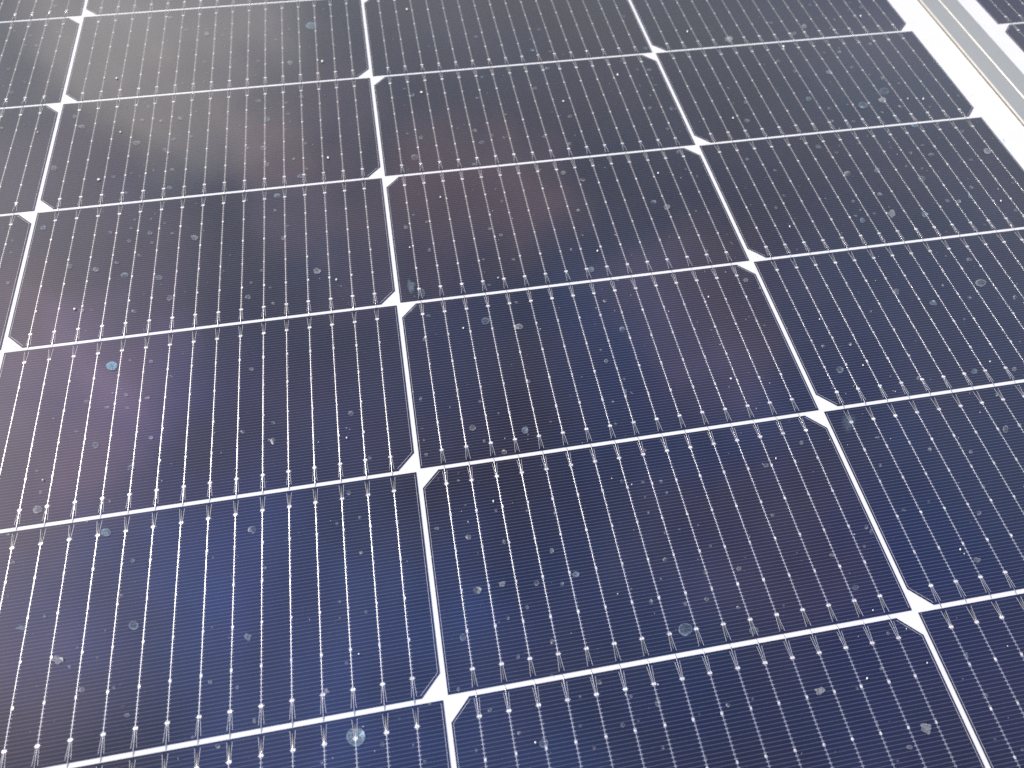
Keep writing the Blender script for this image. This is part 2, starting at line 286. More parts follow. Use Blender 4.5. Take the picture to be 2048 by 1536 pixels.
    '706.0 -79.0 1.19 0.85 27 0.3 s;721.2 -150.1 1.08 0.73 21 0.3 s;305.3 -164.2 0.82 0.63 157 0.35 s;541.9 43.0 1.52 0.85 72 0.3 s;456.1 -267.9 0.65 0.55 62 0.35 s;433.8 -388.0 0.46 0.40 12 0.3 s;'
    '212.8 -71.4 0.97 0.69 115 0.8 k;535.1 -16.6 1.20 0.87 66 0.25 s;536.5 -43.2 1.14 0.84 64 0.4 s;542.5 -118.0 0.97 0.76 55 0.3 s;685.4 19.3 1.45 0.90 55 0.4 s;371.2 -262.2 0.61 0.56 154 0.4 s;'
    '541.9 -33.8 1.13 0.87 5 0.3 s;413.2 -179.3 0.88 0.57 171 0.4 s;655.6 -69.1 1.11 0.83 36 0.35 s;380.7 -124.5 0.81 0.75 155 0.4 s;542.3 -225.6 0.77 0.59 11 0.4 s;705.5 37.9 1.31 0.98 27 0.3 s;'
    '143.0 80.6 1.24 0.80 157 0.25 s;337.6 20.1 1.20 0.78 92 0.6 k;483.5 10.1 1.23 0.81 76 0.3 s;212.5 -163.3 0.77 0.54 118 0.9 k;405.7 -254.2 0.59 0.56 78 0.4 s;427.7 -262.1 0.59 0.55 55 0.35 s;'
    '463.4 -321.0 0.53 0.47 21 0.4 s;350.2 -372.6 0.45 0.37 161 0.3 s;152.8 -18.7 1.01 0.69 122 0.6 s;386.3 -15.3 0.99 0.84 91 0.3 s;384.1 -57.5 0.90 0.80 95 0.45 s;243.4 -106.7 0.82 0.65 127 0.3 s;'
    '459.3 -227.3 0.67 0.58 6 0.4 s;384.6 -295.6 0.57 0.45 168 0.3 s;158.7 23.9 1.05 0.77 138 0.3 s;337.5 -71.8 0.96 0.63 92 0.8 k;463.0 -202.2 0.72 0.56 69 0.4 s;643.0 -237.7 0.79 0.51 45 0.4 s;'
    '459.7 -304.4 0.53 0.46 51 0.35 s;500.8 -357.5 0.49 0.40 31 0.35 s;176.0 -120.4 0.79 0.55 124 0.3 s;533.2 -144.7 0.80 0.66 50 0.35 s;244.9 -323.5 0.49 0.35 150 0.35 s;243.1 -333.1 0.48 0.33 151 0.45 s;'
    '396.3 -388.4 0.40 0.35 75 0.8 k;234.8 -72.1 0.91 0.59 161 0.25 s;370.8 -256.4 0.72 0.38 170 0.3 s;396.4 71.3 1.21 0.76 86 0.5 k;396.4 -20.0 0.99 0.69 86 0.7 k;467.6 -152.8 0.73 0.60 69 0.4 s;'
    '338.3 -250.7 0.53 0.47 121 0.4 s;581.1 -347.9 0.54 0.37 41 0.7 k;456.1 -389.4 0.40 0.34 39 0.4 s;241.6 -68.1 0.79 0.62 125 0.4 s;316.8 -36.6 0.83 0.71 112 0.25 s;682.7 -42.8 1.03 0.73 42 0.4 s;'
    '284.0 -329.1 0.48 0.32 160 0.35 s;521.5 -388.3 0.47 0.31 52 0.8 k;146.7 21.6 0.91 0.66 141 0.25 s;266.8 17.6 0.89 0.73 144 0.2 s;481.4 -41.1 0.98 0.61 75 0.6 k;207.2 -304.1 0.46 0.32 129 0.4 s;'
    '521.2 -19.9 1.18 0.56 74 0.8 k;532.3 -32.8 0.90 0.70 63 0.3 s;537.8 -111.3 0.77 0.62 52 0.4 s;638.7 -5.6 1.31 0.57 65 0.8 k;700.9 -32.6 1.04 0.68 48 0.3 s;337.8 -164.0 0.75 0.43 90 0.9 k;'
    '515.7 -252.9 0.56 0.46 21 0.9 k;469.7 -320.6 0.47 0.37 4 0.4 s;265.5 9.5 0.83 0.69 132 0.2 s;231.6 -6.7 0.81 0.64 135 0.25 s;396.4 -295.8 0.56 0.31 81 0.9 k;472.9 -165.0 0.71 0.46 73 0.9 k;'
    '642.5 -263.4 0.60 0.41 34 0.5 k;212.2 -255.5 0.51 0.33 114 0.9 k;338.0 -255.7 0.50 0.38 95 0.8 k;477.9 -320.2 0.43 0.37 18 0.4 s;331.2 -333.5 0.39 0.32 153 0.4 s;256.5 42.7 0.85 0.67 114 0.3 s;'
    '317.1 58.2 0.88 0.72 105 0.25 s;580.0 19.8 1.32 0.50 71 0.8 k;521.2 -112.2 0.94 0.43 72 0.9 k;706.0 -70.9 1.19 0.45 60 0.9 k;212.6 20.2 0.92 0.51 103 0.9 k;220.2 -32.1 0.81 0.48 104 0.7 k;'
    '337.4 -348.0 0.34 0.30 136 0.9 k;229.7 -68.8 0.66 0.50 119 0.3 s;472.5 -50.5 0.71 0.60 69 0.3 s;580.3 -71.5 0.97 0.45 68 0.8 k;418.5 -175.3 0.51 0.50 7 0.4 k;396.6 -204.2 0.61 0.36 83 0.9 k;'
    '436.3 -26.7 0.74 0.54 80 0.3 s;396.7 -113.1 0.68 0.41 84 0.8 k;376.4 -147.8 0.53 0.45 92 0.5 k;520.9 -203.9 0.58 0.37 65 0.9 k;706.4 -162.8 0.77 0.39 52 0.9 k;580.3 -163.6 0.68 0.40 61 0.8 k;'
    '580.7 -255.7 0.54 0.34 54 0.8 k;455.7 -297.8 0.38 0.34 16 0.5 k;705.8 21.1 1.28 0.42 63 0.9 k;521.3 -296.0 0.50 0.27 64 0.9 k;173.8 -25.5 0.71 0.40 108 0.6 k;571.1 -226.3 0.50 0.35 51 0.5 k;'
    '384.8 -303.1 0.33 0.31 91 0.4 k;534.2 -279.1 0.42 0.32 47 0.3 s;326.4 -381.2 0.27 0.23 147 0.5 k;264.3 65.4 0.74 0.54 106 0.3 s;546.3 -387.0 0.38 0.18 58 0.6 k;696.3 -69.2 0.92 0.30 61 0.5 k')

# ------------------------------------------------------------------ materials


class NodeSet:
    def __init__(self, name):
        self.m = bpy.data.materials.new(name)
        self.m.use_nodes = True
        self.t = self.m.node_tree
        self.b = self.t.nodes['Principled BSDF']
        self.o = self.t.nodes['Material Output']

    def n(self, kind, **kw):
        x = self.t.nodes.new(kind)
        for k, v in kw.items():
            setattr(x, k, v)
        return x

    def l(self, a, b):
        self.t.links.new(a, b)

    def math(self, op, a, b=None, c=None, clamp=False):
        x = self.n('ShaderNodeMath', operation=op, use_clamp=clamp)
        for i, v in enumerate((a, b, c)):
            if v is None:
                continue
            if isinstance(v, (int, float)):
                x.inputs[i].default_value = v
            else:
                self.l(v, x.inputs[i])
        return x.outputs[0]

    def step(self, v, a, b, lo=0.0, hi=1.0):
        x = self.n('ShaderNodeMapRange', interpolation_type='SMOOTHSTEP')
        self.l(v, x.inputs[0])
        x.inputs[1].default_value = a
        x.inputs[2].default_value = b
        x.inputs[3].default_value = lo
        x.inputs[4].default_value = hi
        return x.outputs[0]

    def mixc(self, f, a, b):
        x = self.n('ShaderNodeMix', data_type='RGBA')
        for i, v in ((0, f), (6, a), (7, b)):
            if isinstance(v, (int, float)):
                x.inputs[i].default_value = v
            elif isinstance(v, tuple):
                x.inputs[i].default_value = v
            else:
                self.l(v, x.inputs[i])
        return x.outputs[2]

    def noise(self, vec, scale, detail=2.0, rough=0.5):
        x = self.n('ShaderNodeTexNoise')
        x.inputs['Scale'].default_value = scale
        x.inputs['Detail'].default_value = detail
        x.inputs['Roughness'].default_value = rough
        if vec is not None:
            self.l(vec, x.inputs['Vector'])
        return x.outputs['Fac']

    def pos(self):
        g = self.n('ShaderNodeNewGeometry')
        return g.outputs['Position']

    def set(self, **kw):
        for k, v in kw.items():
            self.b.inputs[k.replace('_', ' ')].default_value = v


FIRST, PITCH, NWIRE = 10.05, 10.793, 16
CW, CH = 182.0, 90.27           # a half-cut cell
PX, PY = 184.033, 92.115        # cell pitch
CHX, CHY = 7.46, 7.60           # cut corners
INSET, FPITCH = 0.95, 1.4027    # first printed finger and finger pitch


def glass_coat(q, rough=0.07):
    # the laminated front glass: a smooth clear coat whose fine stipple blurs reflections
    q.set(Coat_Weight=1.0, Coat_Roughness=rough, Coat_IOR=1.5)


def make_cell_mat():
    q = NodeSet('silicon_cell')
    uv = q.n('ShaderNodeUVMap', uv_map='UVMap').outputs[0]
    sp = q.n('ShaderNodeSeparateXYZ')
    q.l(uv, sp.inputs[0])
    u = q.math('MULTIPLY', sp.outputs[0], 100.0)
    v = q.math('MULTIPLY', sp.outputs[1], 100.0)
    pos = q.pos()
    # printed silver fingers
    ph = q.math('DIVIDE', q.math('SUBTRACT', v, INSET), FPITCH)
    d = q.math('MULTIPLY', q.math('PINGPONG', ph, 0.5), FPITCH)
    mw = q.math('MULTIPLY', q.math('PINGPONG', q.math('DIVIDE', q.math('SUBTRACT', u, FIRST), PITCH), 0.5), PITCH)
    near = q.step(mw, 0.35, 0.75, 1.0, 0.0)           # fingers broaden where they meet a busbar
    wob = q.math('MULTIPLY_ADD', q.noise(pos, 900, 2.0), 0.10, -0.05)
    line = q.step(q.math('ADD', q.math('SUBTRACT', d, q.math('MULTIPLY', near, 0.09)), wob), 0.03, 0.17, 1.0, 0.0)
    ins = q.math('MULTIPLY',
                 q.math('MULTIPLY', q.math('GREATER_THAN', u, 0.8), q.math('LESS_THAN', u, CW - 0.8)),
                 q.math('MULTIPLY', q.math('GREATER_THAN', v, 0.8), q.math('LESS_THAN', v, CH - 0.8)))
    # no fingers are printed between the two arms of a fork
    ve = q.math('MINIMUM', v, q.math('SUBTRACT', CH, v))
    arm = q.math('MULTIPLY_ADD', ve, -0.083, 1.03)
    fork = q.math('MULTIPLY', q.math('LESS_THAN', ve, 7.2), q.math('LESS_THAN', mw, arm))
    mid = q.math('GREATER_THAN', ve, 7.9)
    line = q.math('MULTIPLY', line, q.math('SUBTRACT', 1.0, fork))
    near = q.math('MULTIPLY', near, mid)
    amt = q.math('MULTIPLY', q.math('MULTIPLY', line, ins), q.math('MULTIPLY_ADD', near, 0.40, FINGER_AMT))
    # anti-reflection coating: slow drift of hue between cells and across them
    oi = q.n('ShaderNodeObjectInfo')
    drift = q.noise(pos, 7.0, 3.0, 0.6)
    f = q.math('ADD', q.step(drift, 0.3, 0.72), q.math('MULTIPLY_ADD', oi.outputs['Random'], 0.3, -0.15), clamp=True)
    base = q.mixc(f, CELL_A, CELL_B)
    grain = q.noise(pos, 2600, 2.0, 0.7)
    g = q.math('MULTIPLY_ADD', grain, 1.0, 0.5)
    vm = q.n('ShaderNodeVectorMath', operation='SCALE')
    q.l(base, vm.inputs[0])
    q.l(g, vm.inputs['Scale'])
    c = q.mixc(amt, vm.outputs[0], (0.56, 0.56, 0.60, 1))
    # thin uneven dust film on the glass
    du = q.math('MULTIPLY', q.step(q.noise(pos, 16.0, 6.0, 0.65), 0.35, 0.75), DUST_FILM)
    c = q.mixc(du, c, (0.55, 0.53, 0.50, 1))
    q.l(c, q.b.inputs['Base Color'])
    q.set(Roughness=0.5, Specular_IOR_Level=0.12)
    glass_coat(q, COAT_R)
    return q.m


def make_backsheet_mat():
    q = NodeSet('white_backsheet')
    n = q.noise(q.pos(), 60, 3.0)
    c = q.mixc(n, (0.64, 0.64, 0.625, 1), (0.70, 0.70, 0.685, 1))
    q.l(c, q.b.inputs['Base Color'])
    q.set(Roughness=0.6, Specular_IOR_Level=0.2)
    glass_coat(q, 0.1)
    return q.m


def make_wire_mat():
    q = NodeSet('tinned_wire')
    p = q.pos()
    n = q.noise(p, 1800, 3.0, 0.7)
    c = q.mixc(n, (0.47, 0.455, 0.42, 1), (0.62, 0.60, 0.56, 1))
    q.l(c, q.b.inputs['Base Color'])
    r = q.step(n, 0.2, 0.8, 0.26, 0.36)
    q.l(r, q.b.inputs['Roughness'])
    q.set(Metallic=0.97)
    bp = q.n('ShaderNodeBump')
    bp.inputs['Strength'].default_value = 0.05
    bp.inputs['Distance'].default_value = 0.0001
    q.l(q.noise(p, 2500, 2.0), bp.inputs['Height'])
    q.l(bp.outputs[0], q.b.inputs['Normal'])
    return q.m


def make_solder_mat():
    q = NodeSet('silver_solder')
    n = q.step(q.noise(q.pos(), 330, 2.0, 0.7), 0.3, 0.7)
    c = q.mixc(n, (0.56, 0.545, 0.52, 1), (0.92, 0.90, 0.86, 1))
    q.l(c, q.b.inputs['Base Color'])
    q.set(Metallic=0.25, Roughness=0.45)
    return q.m


def make_print_mat():
    q = NodeSet('printed_silver')
    n = q.noise(q.pos(), 1500, 3.0, 0.7)
    c = q.mixc(n, (0.44, 0.44, 0.46, 1), (0.78, 0.78, 0.78, 1))
    q.l(c, q.b.inputs['Base Color'])
    q.set(Metallic=0.1, Roughness=0.5)
    return q.m


def make_alu_mat():
    q = NodeSet('anodised_aluminium')
    p = q.pos()
    mp = q.n('ShaderNodeMapping')
    mp.inputs['Scale'].default_value = (1.0, 0.02, 1.0)   # drawn along the rail
    q.l(p, mp.inputs[0])
    n = q.noise(mp.outputs[0], 5200, 3.0, 0.6)
    w = q.noise(p, 18, 4.0, 0.6)
    f = q.math('ADD', q.math('MULTIPLY', n, 0.6), q.math('MULTIPLY', w, 0.4))
    c = q.mixc(f, ALU_A, ALU_B)
    q.l(c, q.b.inputs['Base Color'])
    q.l(q.step(n, 0.2, 0.8, 0.26, 0.36), q.b.inputs['Roughness'])
    q.set(Metallic=0.85)
    return q.m


def make_seal_mat():
    q = NodeSet('grey_sealant')
    n = q.noise(q.pos(), 300, 3.0)
    q.l(q.mixc(n, (0.10, 0.09, 0.085, 1), (0.20, 0.18, 0.165, 1)), q.b.inputs['Base Color'])
    q.set(Roughness=0.7)
    return q.m


def make_spot_mat(name, ca, cb, k):
    # dried residue: a film that lets the panel show through, denser where the mesh says so
    q = NodeSet(name)
    at = q.n('ShaderNodeAttribute', attribute_name='film')
    p = q.pos()
    n1 = q.noise(p, 1500, 4.0, 0.65)
    n2 = q.noise(p, 420, 2.0, 0.5)
    q.l(q.mixc(n2, ca, cb), q.b.inputs['Base Color'])
    q.set(Roughness=0.7, Specular_IOR_Level=0.1)
    a = q.math('MULTIPLY', at.outputs['Fac'], q.math('MULTIPLY', q.step(n1, 0.28, 0.72, 0.2, 1.5), k), clamp=True)
    tr = q.n('ShaderNodeBsdfTransparent')
    mx = q.n('ShaderNodeMixShader')
    q.l(a, mx.inputs[0])
    q.l(tr.outputs[0], mx.inputs[1])
    q.l(q.b.outputs[0], mx.inputs[2])
    q.l(mx.outputs[0], q.o.inputs[0])
    return q.m


M_CELL, M_BACK, M_WIRE, M_SOLD, M_PRINT, M_ALU, M_SEAL = (
    make_cell_mat(), make_backsheet_mat(), make_wire_mat(), make_solder_mat(), make_print_mat(), make_alu_mat(), make_seal_mat())
M_SPOT = make_spot_mat('dried_water_film', (0.52, 0.56, 0.56, 1), (0.70, 0.71, 0.68, 1), SPOT_K)
M_TEAL = make_spot_mat('bluish_dried_film', (0.34, 0.50, 0.58, 1), (0.50, 0.62, 0.66, 1), SPOT_K)
M_BLUE = make_spot_mat('pale_blue_film', (0.24, 0.46, 0.58, 1), (0.34, 0.56, 0.66, 1), SPOT_K * 1.3)
M_SPECK = make_spot_mat('white_grit', (0.80, 0.78, 0.74, 1), (0.92, 0.90, 0.86, 1), 1.6)

# ------------------------------------------------------------------ mesh helpers


class MB:
    """vertices, faces, material slots, UVs and densities of one mesh, in millimetres"""

    def __init__(self):
        self.v, self.f, self.mi, self.uv, self.den, self.sm = [], [], [], [], [], []

    def add(self, vs, fs, mi=0, uv=None, den=None, smooth=False):
        o = len(self.v)
        self.v += vs
        self.uv += uv or [(0, 0)] * len(vs)
        self.den += den or [1.0] * len(vs)
        for f in fs:
            self.f.append([o + i for i in f])
            self.mi.append(mi)
            self.sm.append(smooth)

    def merge(self, other, M):
        o = len(self.v)
        self.v += [tuple(M @ Vector(p)) for p in other.v]
        self.uv += other.uv
        self.den += other.den
        self.f += [[o + i for i in f] for f in other.f]
        self.mi += other.mi
        self.sm += other.sm

    def prism(self, poly, z0, z1, mi=0, uv=False):
        n = len(poly)
        vs = [(x, y, z0) for x, y in poly] + [(x, y, z1) for x, y in poly]
        fs = [list(range(n - 1, -1, -1)), list(range(n, 2 * n))]
        fs += [[i, (i + 1) % n, n + (i + 1) % n, n + i] for i in range(n)]
        self.add(vs, fs, mi, [(p[0] / 100, p[1] / 100) for p in poly] * 2 if uv else None)

    def strip(self, pts, w, z, mi=0, th=0.03):
        """a flat printed line through pts (open), w wide, sitting on z"""
        for (x0, y0), (x1, y1) in zip(pts, pts[1:]):
            d = hypot(x1 - x0, y1 - y0)
            nx, ny = -(y1 - y0) / d * w / 2, (x1 - x0) / d * w / 2
            self.prism([(x0 - nx, y0 - ny), (x1 - nx, y1 - ny), (x1 + nx, y1 + ny), (x0 + nx, y0 + ny)], z, z + th, mi)

    def tube(self, pts, r, rz, mi=0, n=10):
        """flattened wire running along +y through pts (x, y, z)"""
        k = len(pts)
        vs = []
        for x, y, z in pts:
            for i in range(n):
                a = 2 * pi * i / n
                vs.append((x + r * cos(a), y, z + rz * sin(a)))
        fs = []
        for j in range(k - 1):
            for i in range(n):
                a, b = j * n + i, j * n + (i + 1) % n
                fs.append([a, a + n, b + n, b])
        fs += [list(range(n)), [(k - 1) * n + i for i in range(n - 1, -1, -1)]]
        self.add(vs, fs, mi, smooth=True)

    def mesh(self, name, mats):
        me = bpy.data.meshes.new(name)
        me.from_pydata([(x * S, y * S, z * S) for x, y, z in self.v], [], self.f)
        for m in mats:
            me.materials.append(m)
        me.polygons.foreach_set('material_index', self.mi)
        me.polygons.foreach_set('use_smooth', self.sm)
        ul = me.uv_layers.new(name='UVMap')
        flat = []
        for lp in me.loops:
            flat += self.uv[lp.vertex_index]
        ul.data.foreach_set('uv', flat)
        if any(d != 1.0 for d in self.den):
            at = me.attributes.new('film', 'FLOAT', 'POINT')
            at.data.foreach_set('value', self.den)
        me.update()
        return me


def obj(name, me, parent=None):
    o = bpy.data.objects.new(name, me)
    col.objects.link(o)
    if parent:
        o.parent = parent
    return o


# ------------------------------------------------------------------ one half cell (cut corners and wire exit at its +y edge)
Z_CELL = 0.0


def cell_mb():
    b = MB()
    poly = [(0, 0), (CW, 0), (CW, CH - CHY), (CW - CHX, CH), (CHX, CH), (0, CH - CHY)]
    b.prism(poly, Z_CELL - 0.18, Z_CELL, 0, uv=True)
    e, z = 0.72, Z_CELL
    k = 0.30
    lw = 0.10
    # printed border along the sides and cut corners; the long edges are closed by the first and last finger
    b.strip([(e, INSET), (e, CH - CHY - k)], lw, z, 1)
    b.strip([(CW - e, INSET), (CW - e, CH - CHY - k)], lw, z, 1)
    b.strip([(e, CH - CHY - k), (CHX + k, CH - INSET)], lw, z, 1)
    b.strip([(CW - e, CH - CHY - k), (CW - CHX - k, CH - INSET)], lw, z, 1)
    # forks
    for i in range(NWIRE):
        x = FIRST + i * PITCH
        for s in (-1, 1):
            b.strip([(x + s * 0.44, 7.3), (x + s * 0.95, INSET)], 0.11, z, 1)
            b.strip([(x + s * 0.44, CH - 7.3), (x + s * 0.95, CH - INSET)], 0.11, z, 1)
        for y in (7.25, CH - 7.25):
            b.strip([(x - 1.15, y), (x + 1.15, y)], 0.12, z, 1)
    return b


def busbar_mb(rng):
    """wire of one busbar with its six solder pads; origin on the wire line at the cell's y=0 edge"""
    b = MB()
    r = rng.uniform(0.128, 0.158)
    rz = 0.042
    zc = Z_CELL + 0.06 + rz
    sway = rng.uniform(-0.10, 0.10)
    ph = rng.uniform(0, 6)
    y0 = 7.25 - rng.uniform(4.4, 5.6)                   # the free stub stops short of the edge
    pts = []
    k = 15
    for j in range(k):
        y = y0 + (CH - 0.05 - y0) * j / (k - 1)
        pts.append((sway * sin(ph + y * 0.05) + rng.uniform(-0.02, 0.02), y, zc))
    # over the edge and down under the neighbouring cell
    pts += [(pts[-1][0], CH + 0.5, zc - 0.08), (pts[-1][0], CH + 1.2, zc - 0.24), (pts[-1][0], CH + 1.8, zc - 0.36)]
    b.tube(pts, r, rz, 0)
    for y, big in ((7.25, 1), (21.2, 0), (36.9, 0), (53.1, 0), (69.0, 0), (CH - 7.25, 1)):
        y += rng.uniform(-0.12, 0.12)
        x = rng.uniform(-0.12, 0.12)
        if big:
            for s in (-1, 1):
                ring = [(x + s * 0.42 + 0.40 * cos(a), y + 0.58 * sin(a) * rng.uniform(0.85, 1.1)) for a in (2 * pi * t / 9 for t in range(9))]
                b.prism(ring, Z_CELL + 0.03, Z_CELL + 0.16, 1)
        else:
            kx = rng.uniform(0.36, 0.56)
            ring = [(x + rng.choice((0, 0.12, -0.12)) * 0.5 + kx * cos(a), y + 0.62 * sin(a)) for a in (2 * pi * t / 8 for t in range(8))]
            b.prism(ring, Z_CELL + 0.02, Z_CELL + 0.14, 1)
    return b


# ------------------------------------------------------------------ view test, used only to decide what deserves its own object
RT = Matrix(ROT).transposed()


def to_px(x, y, z=0.0):
    p = RT @ (Vector((x, y, z)) - Vector(CAM))
    if p.z > -1:
        return None
    return 1024 + FPX * p.x / -p.z, 768 - FPX * p.y / -p.z


def seen_len(a, b, n=24):
    """length in pixels of the part of segment a-b that falls in the photo"""
    tot, last = 0.0, None
    for i in range(n + 1):
        t = i / n
        q = to_px(a[0] + (b[0] - a[0]) * t, a[1] + (b[1] - a[1]) * t)
        ok = q and 0 <= q[0] <= 2048 and 0 <= q[1] <= 1536
        if ok and last:
            tot += hypot(q[0] - last[0], q[1] - last[1])
        last = q if ok else None
    return tot


CELL_MB = cell_mb()
CELL_ME = CELL_MB.mesh('half_cell', [M_CELL, M_PRINT])
BUS_MB = [busbar_mb(random.Random(100 + i)) for i in range(8)]
BUS_ME = [b.mesh('busbar', [M_WIRE, M_SOLD]) for b in BUS_MB]


def panel(label, ox, oy, ncol, c0, row0, nrow, margin, offs, chamfer_top, n_bus):
    """ox, oy: left edge of column 0 and boundary 0; columns c0..c0+ncol-1"""
    root = bpy.data.objects.new('solar_panel', None)
    col.objects.link(root)
    root['label'] = label
    root['category'] = 'solar panel'
    root['group'] = 'solar panels mounted side by side'
    xl = ox + c0 * PX
    xr = ox + (c0 + ncol - 1) * PX + CW
    yt = oy - row0 * PY
    yb = oy - (row0 + nrow) * PY
    gl, gr = xl - margin[0], xr + margin[1]             # clear glass between the frame lips
    gb, gt = yb - 24, yt + 24
    LIP = 13.2
    X0, X1, Y0, Y1 = gl - LIP, gr + LIP, gb - LIP, gt + LIP
    root.location = (X0 * S, Y0 * S, -33.5 * S)
    bpy.context.view_layer.update()

    def part(name, me, parent=None, loc=(0, 0, 0), rot=0.0):
        o = obj(name, me, parent or root)
        if parent is None:
            o.matrix_parent_inverse = Matrix.Translation((-X0 * S, -Y0 * S, 33.5 * S))
        o.location = Vector(loc) * S
        o.rotation_euler = (0, 0, rot)
        return o

    # white sheet and glass behind the cells, tucked under the lips
    b = MB()
    b.prism([(X0 + 4, Y0 + 4), (X1 - 4, Y0 + 4), (X1 - 4, Y1 - 4), (X0 + 4, Y1 - 4)], -4.4, -0.20, 0)
    part('backsheet', b.mesh('backsheet', [M_BACK]))
    # frame rails: lip, body and foot, with eased outer and inner edges
    prof = [(0.75, 1.5), (0.28, 1.32), (0.05, 0.85), (0.0, 0.2), (0.0, -33.5), (30, -33.5), (30, -32), (1.8, -32), (1.8, -5),
            (LIP - 0.25, -0.5), (LIP, -0.3), (LIP, 0.9), (LIP - 0.15, 1.28), (LIP - 0.5, 1.5)]
    for side in range(4):
        b = MB()
        vs = []
        for q in (0, 1):
            for d, z in prof:
                if side == 0:
                    p = (X0 + d, (Y0 + d) if q == 0 else (Y1 - d), z)
                elif side == 1:
                    p = (X1 - d, (Y1 - d) if q == 0 else (Y0 + d), z)
                elif side == 2:
                    p = ((X1 - d) if q == 0 else (X0 + d), Y0 + d, z)
                else:
                    p = ((X0 + d) if q == 0 else (X1 - d), Y1 - d, z)
                vs.append(p)
        n = len(prof)
        fs = [[i, (i + 1) % n, n + (i + 1) % n, n + i] for i in range(n)]
        b.add(vs, fs, 0)
        part('frame_rail', b.mesh('frame_rail', [M_ALU]))
    # bead of sealant where the glass enters the frame
    b = MB()
    t = 0.55
    for (a, c, d, e) in ((gl, gb, gl + t, gt), (gr - t, gb, gr, gt), (gl + t, gb, gr - t, gb + t), (gl + t, gt - t, gr - t, gt)):
        b.prism([(a, c), (d, c), (d, e), (a, e)], -0.2, 0.12, 0)
    part('sealant', b.mesh('sealant', [M_SEAL]))

    rest_cells, rest_bus = MB(), MB()
    bars = []
    seen_cells = {}
    for ci in range(ncol):
        c = c0 + ci
        x = ox + c * PX
        up = (c % 2 == 0) == chamfer_top
        dy = offs.get(c, 0.4)
        for r in range(row0, row0 + nrow):
            y_top = oy - r * PY + dy - (PY - CH) / 2
            y_bot = y_top - CH
            if up:
                loc, rot = (x, y_bot), 0.0
            else:
                loc, rot = (x + CW, y_top), pi
            area = sum(1 for i in range(8) for j in range(6)
                       for q in [to_px(x + CW * (i + .5) / 8, y_bot + CH * (j + .5) / 6)]
                       if q and 0 < q[0] < 2048 and 0 < q[1] < 1536)
            if area == 0:
                for p in ((x, y_top), (x, y_bot), (x + CW, y_top), (x + CW, y_bot)):
                    q = to_px(*p)
                    if q and 0 < q[0] < 2048 and 0 < q[1] < 1536:
                        area = 1
            M = Matrix.Translation((loc[0], loc[1], 0)) @ Matrix.Rotation(rot, 4, 'Z')
            cell = None
            if area:
                cell = part('half_cell', CELL_ME, None, (loc[0], loc[1], 0), rot)
            else:
                rest_cells.merge(CELL_MB, M)
            for i in range(NWIRE):
                bx = FIRST + i * PITCH
                a, e = M @ Vector((bx, 3, 0)), M @ Vector((bx, CH, 0))
                ln = seen_len(a, e) if area else 0
                near = (Vector(CAM) - (a + e) / 2).length
                bars.append((ln / near, cell, M, bx, random.randrange(8)))
    bars.sort(key=lambda t: -t[0])
    for k, (ln, cell, M, bx, v) in enumerate(bars):
        if k < n_bus and ln > 0.02 and cell:
            o = obj('busbar', BUS_ME[v], cell)
            o.location = (bx * S, 0, 0)
        else:
            rest_bus.merge(BUS_MB[v], M @ Matrix.Translation((bx, 0, 0)))
    if rest_bus.v:
        o = part('busbars', rest_bus.mesh('busbars', [M_WIRE, M_SOLD]))
        o['kind'] = 'stuff'
    if rest_cells.v:
        o = part('half_cells', rest_cells.mesh('half_cells', [M_CELL, M_PRINT]))
        o['kind'] = 'stuff'
    return root, part


main, mpart = panel('large dark blue solar panel covering most of the photo, dotted with dried water spots',
                    0.0, 0.0, 6, -2, -6, 12, (22.0, PANEL_MR), {0: 0.583, 1: 0.340, 2: 0.0, 3: 0.512}, True, 100)
nxt, npart = panel('neighbouring solar panel behind the pale aluminium frame, showing only in the top right corner',
                   NEXT_X, -1.75, 6, 0, -6, 12, (NEXT_ML, 22.0), {}, True, 100)

# ------------------------------------------------------------------ dried water spots on the glass
Z_SPOT = 0.5


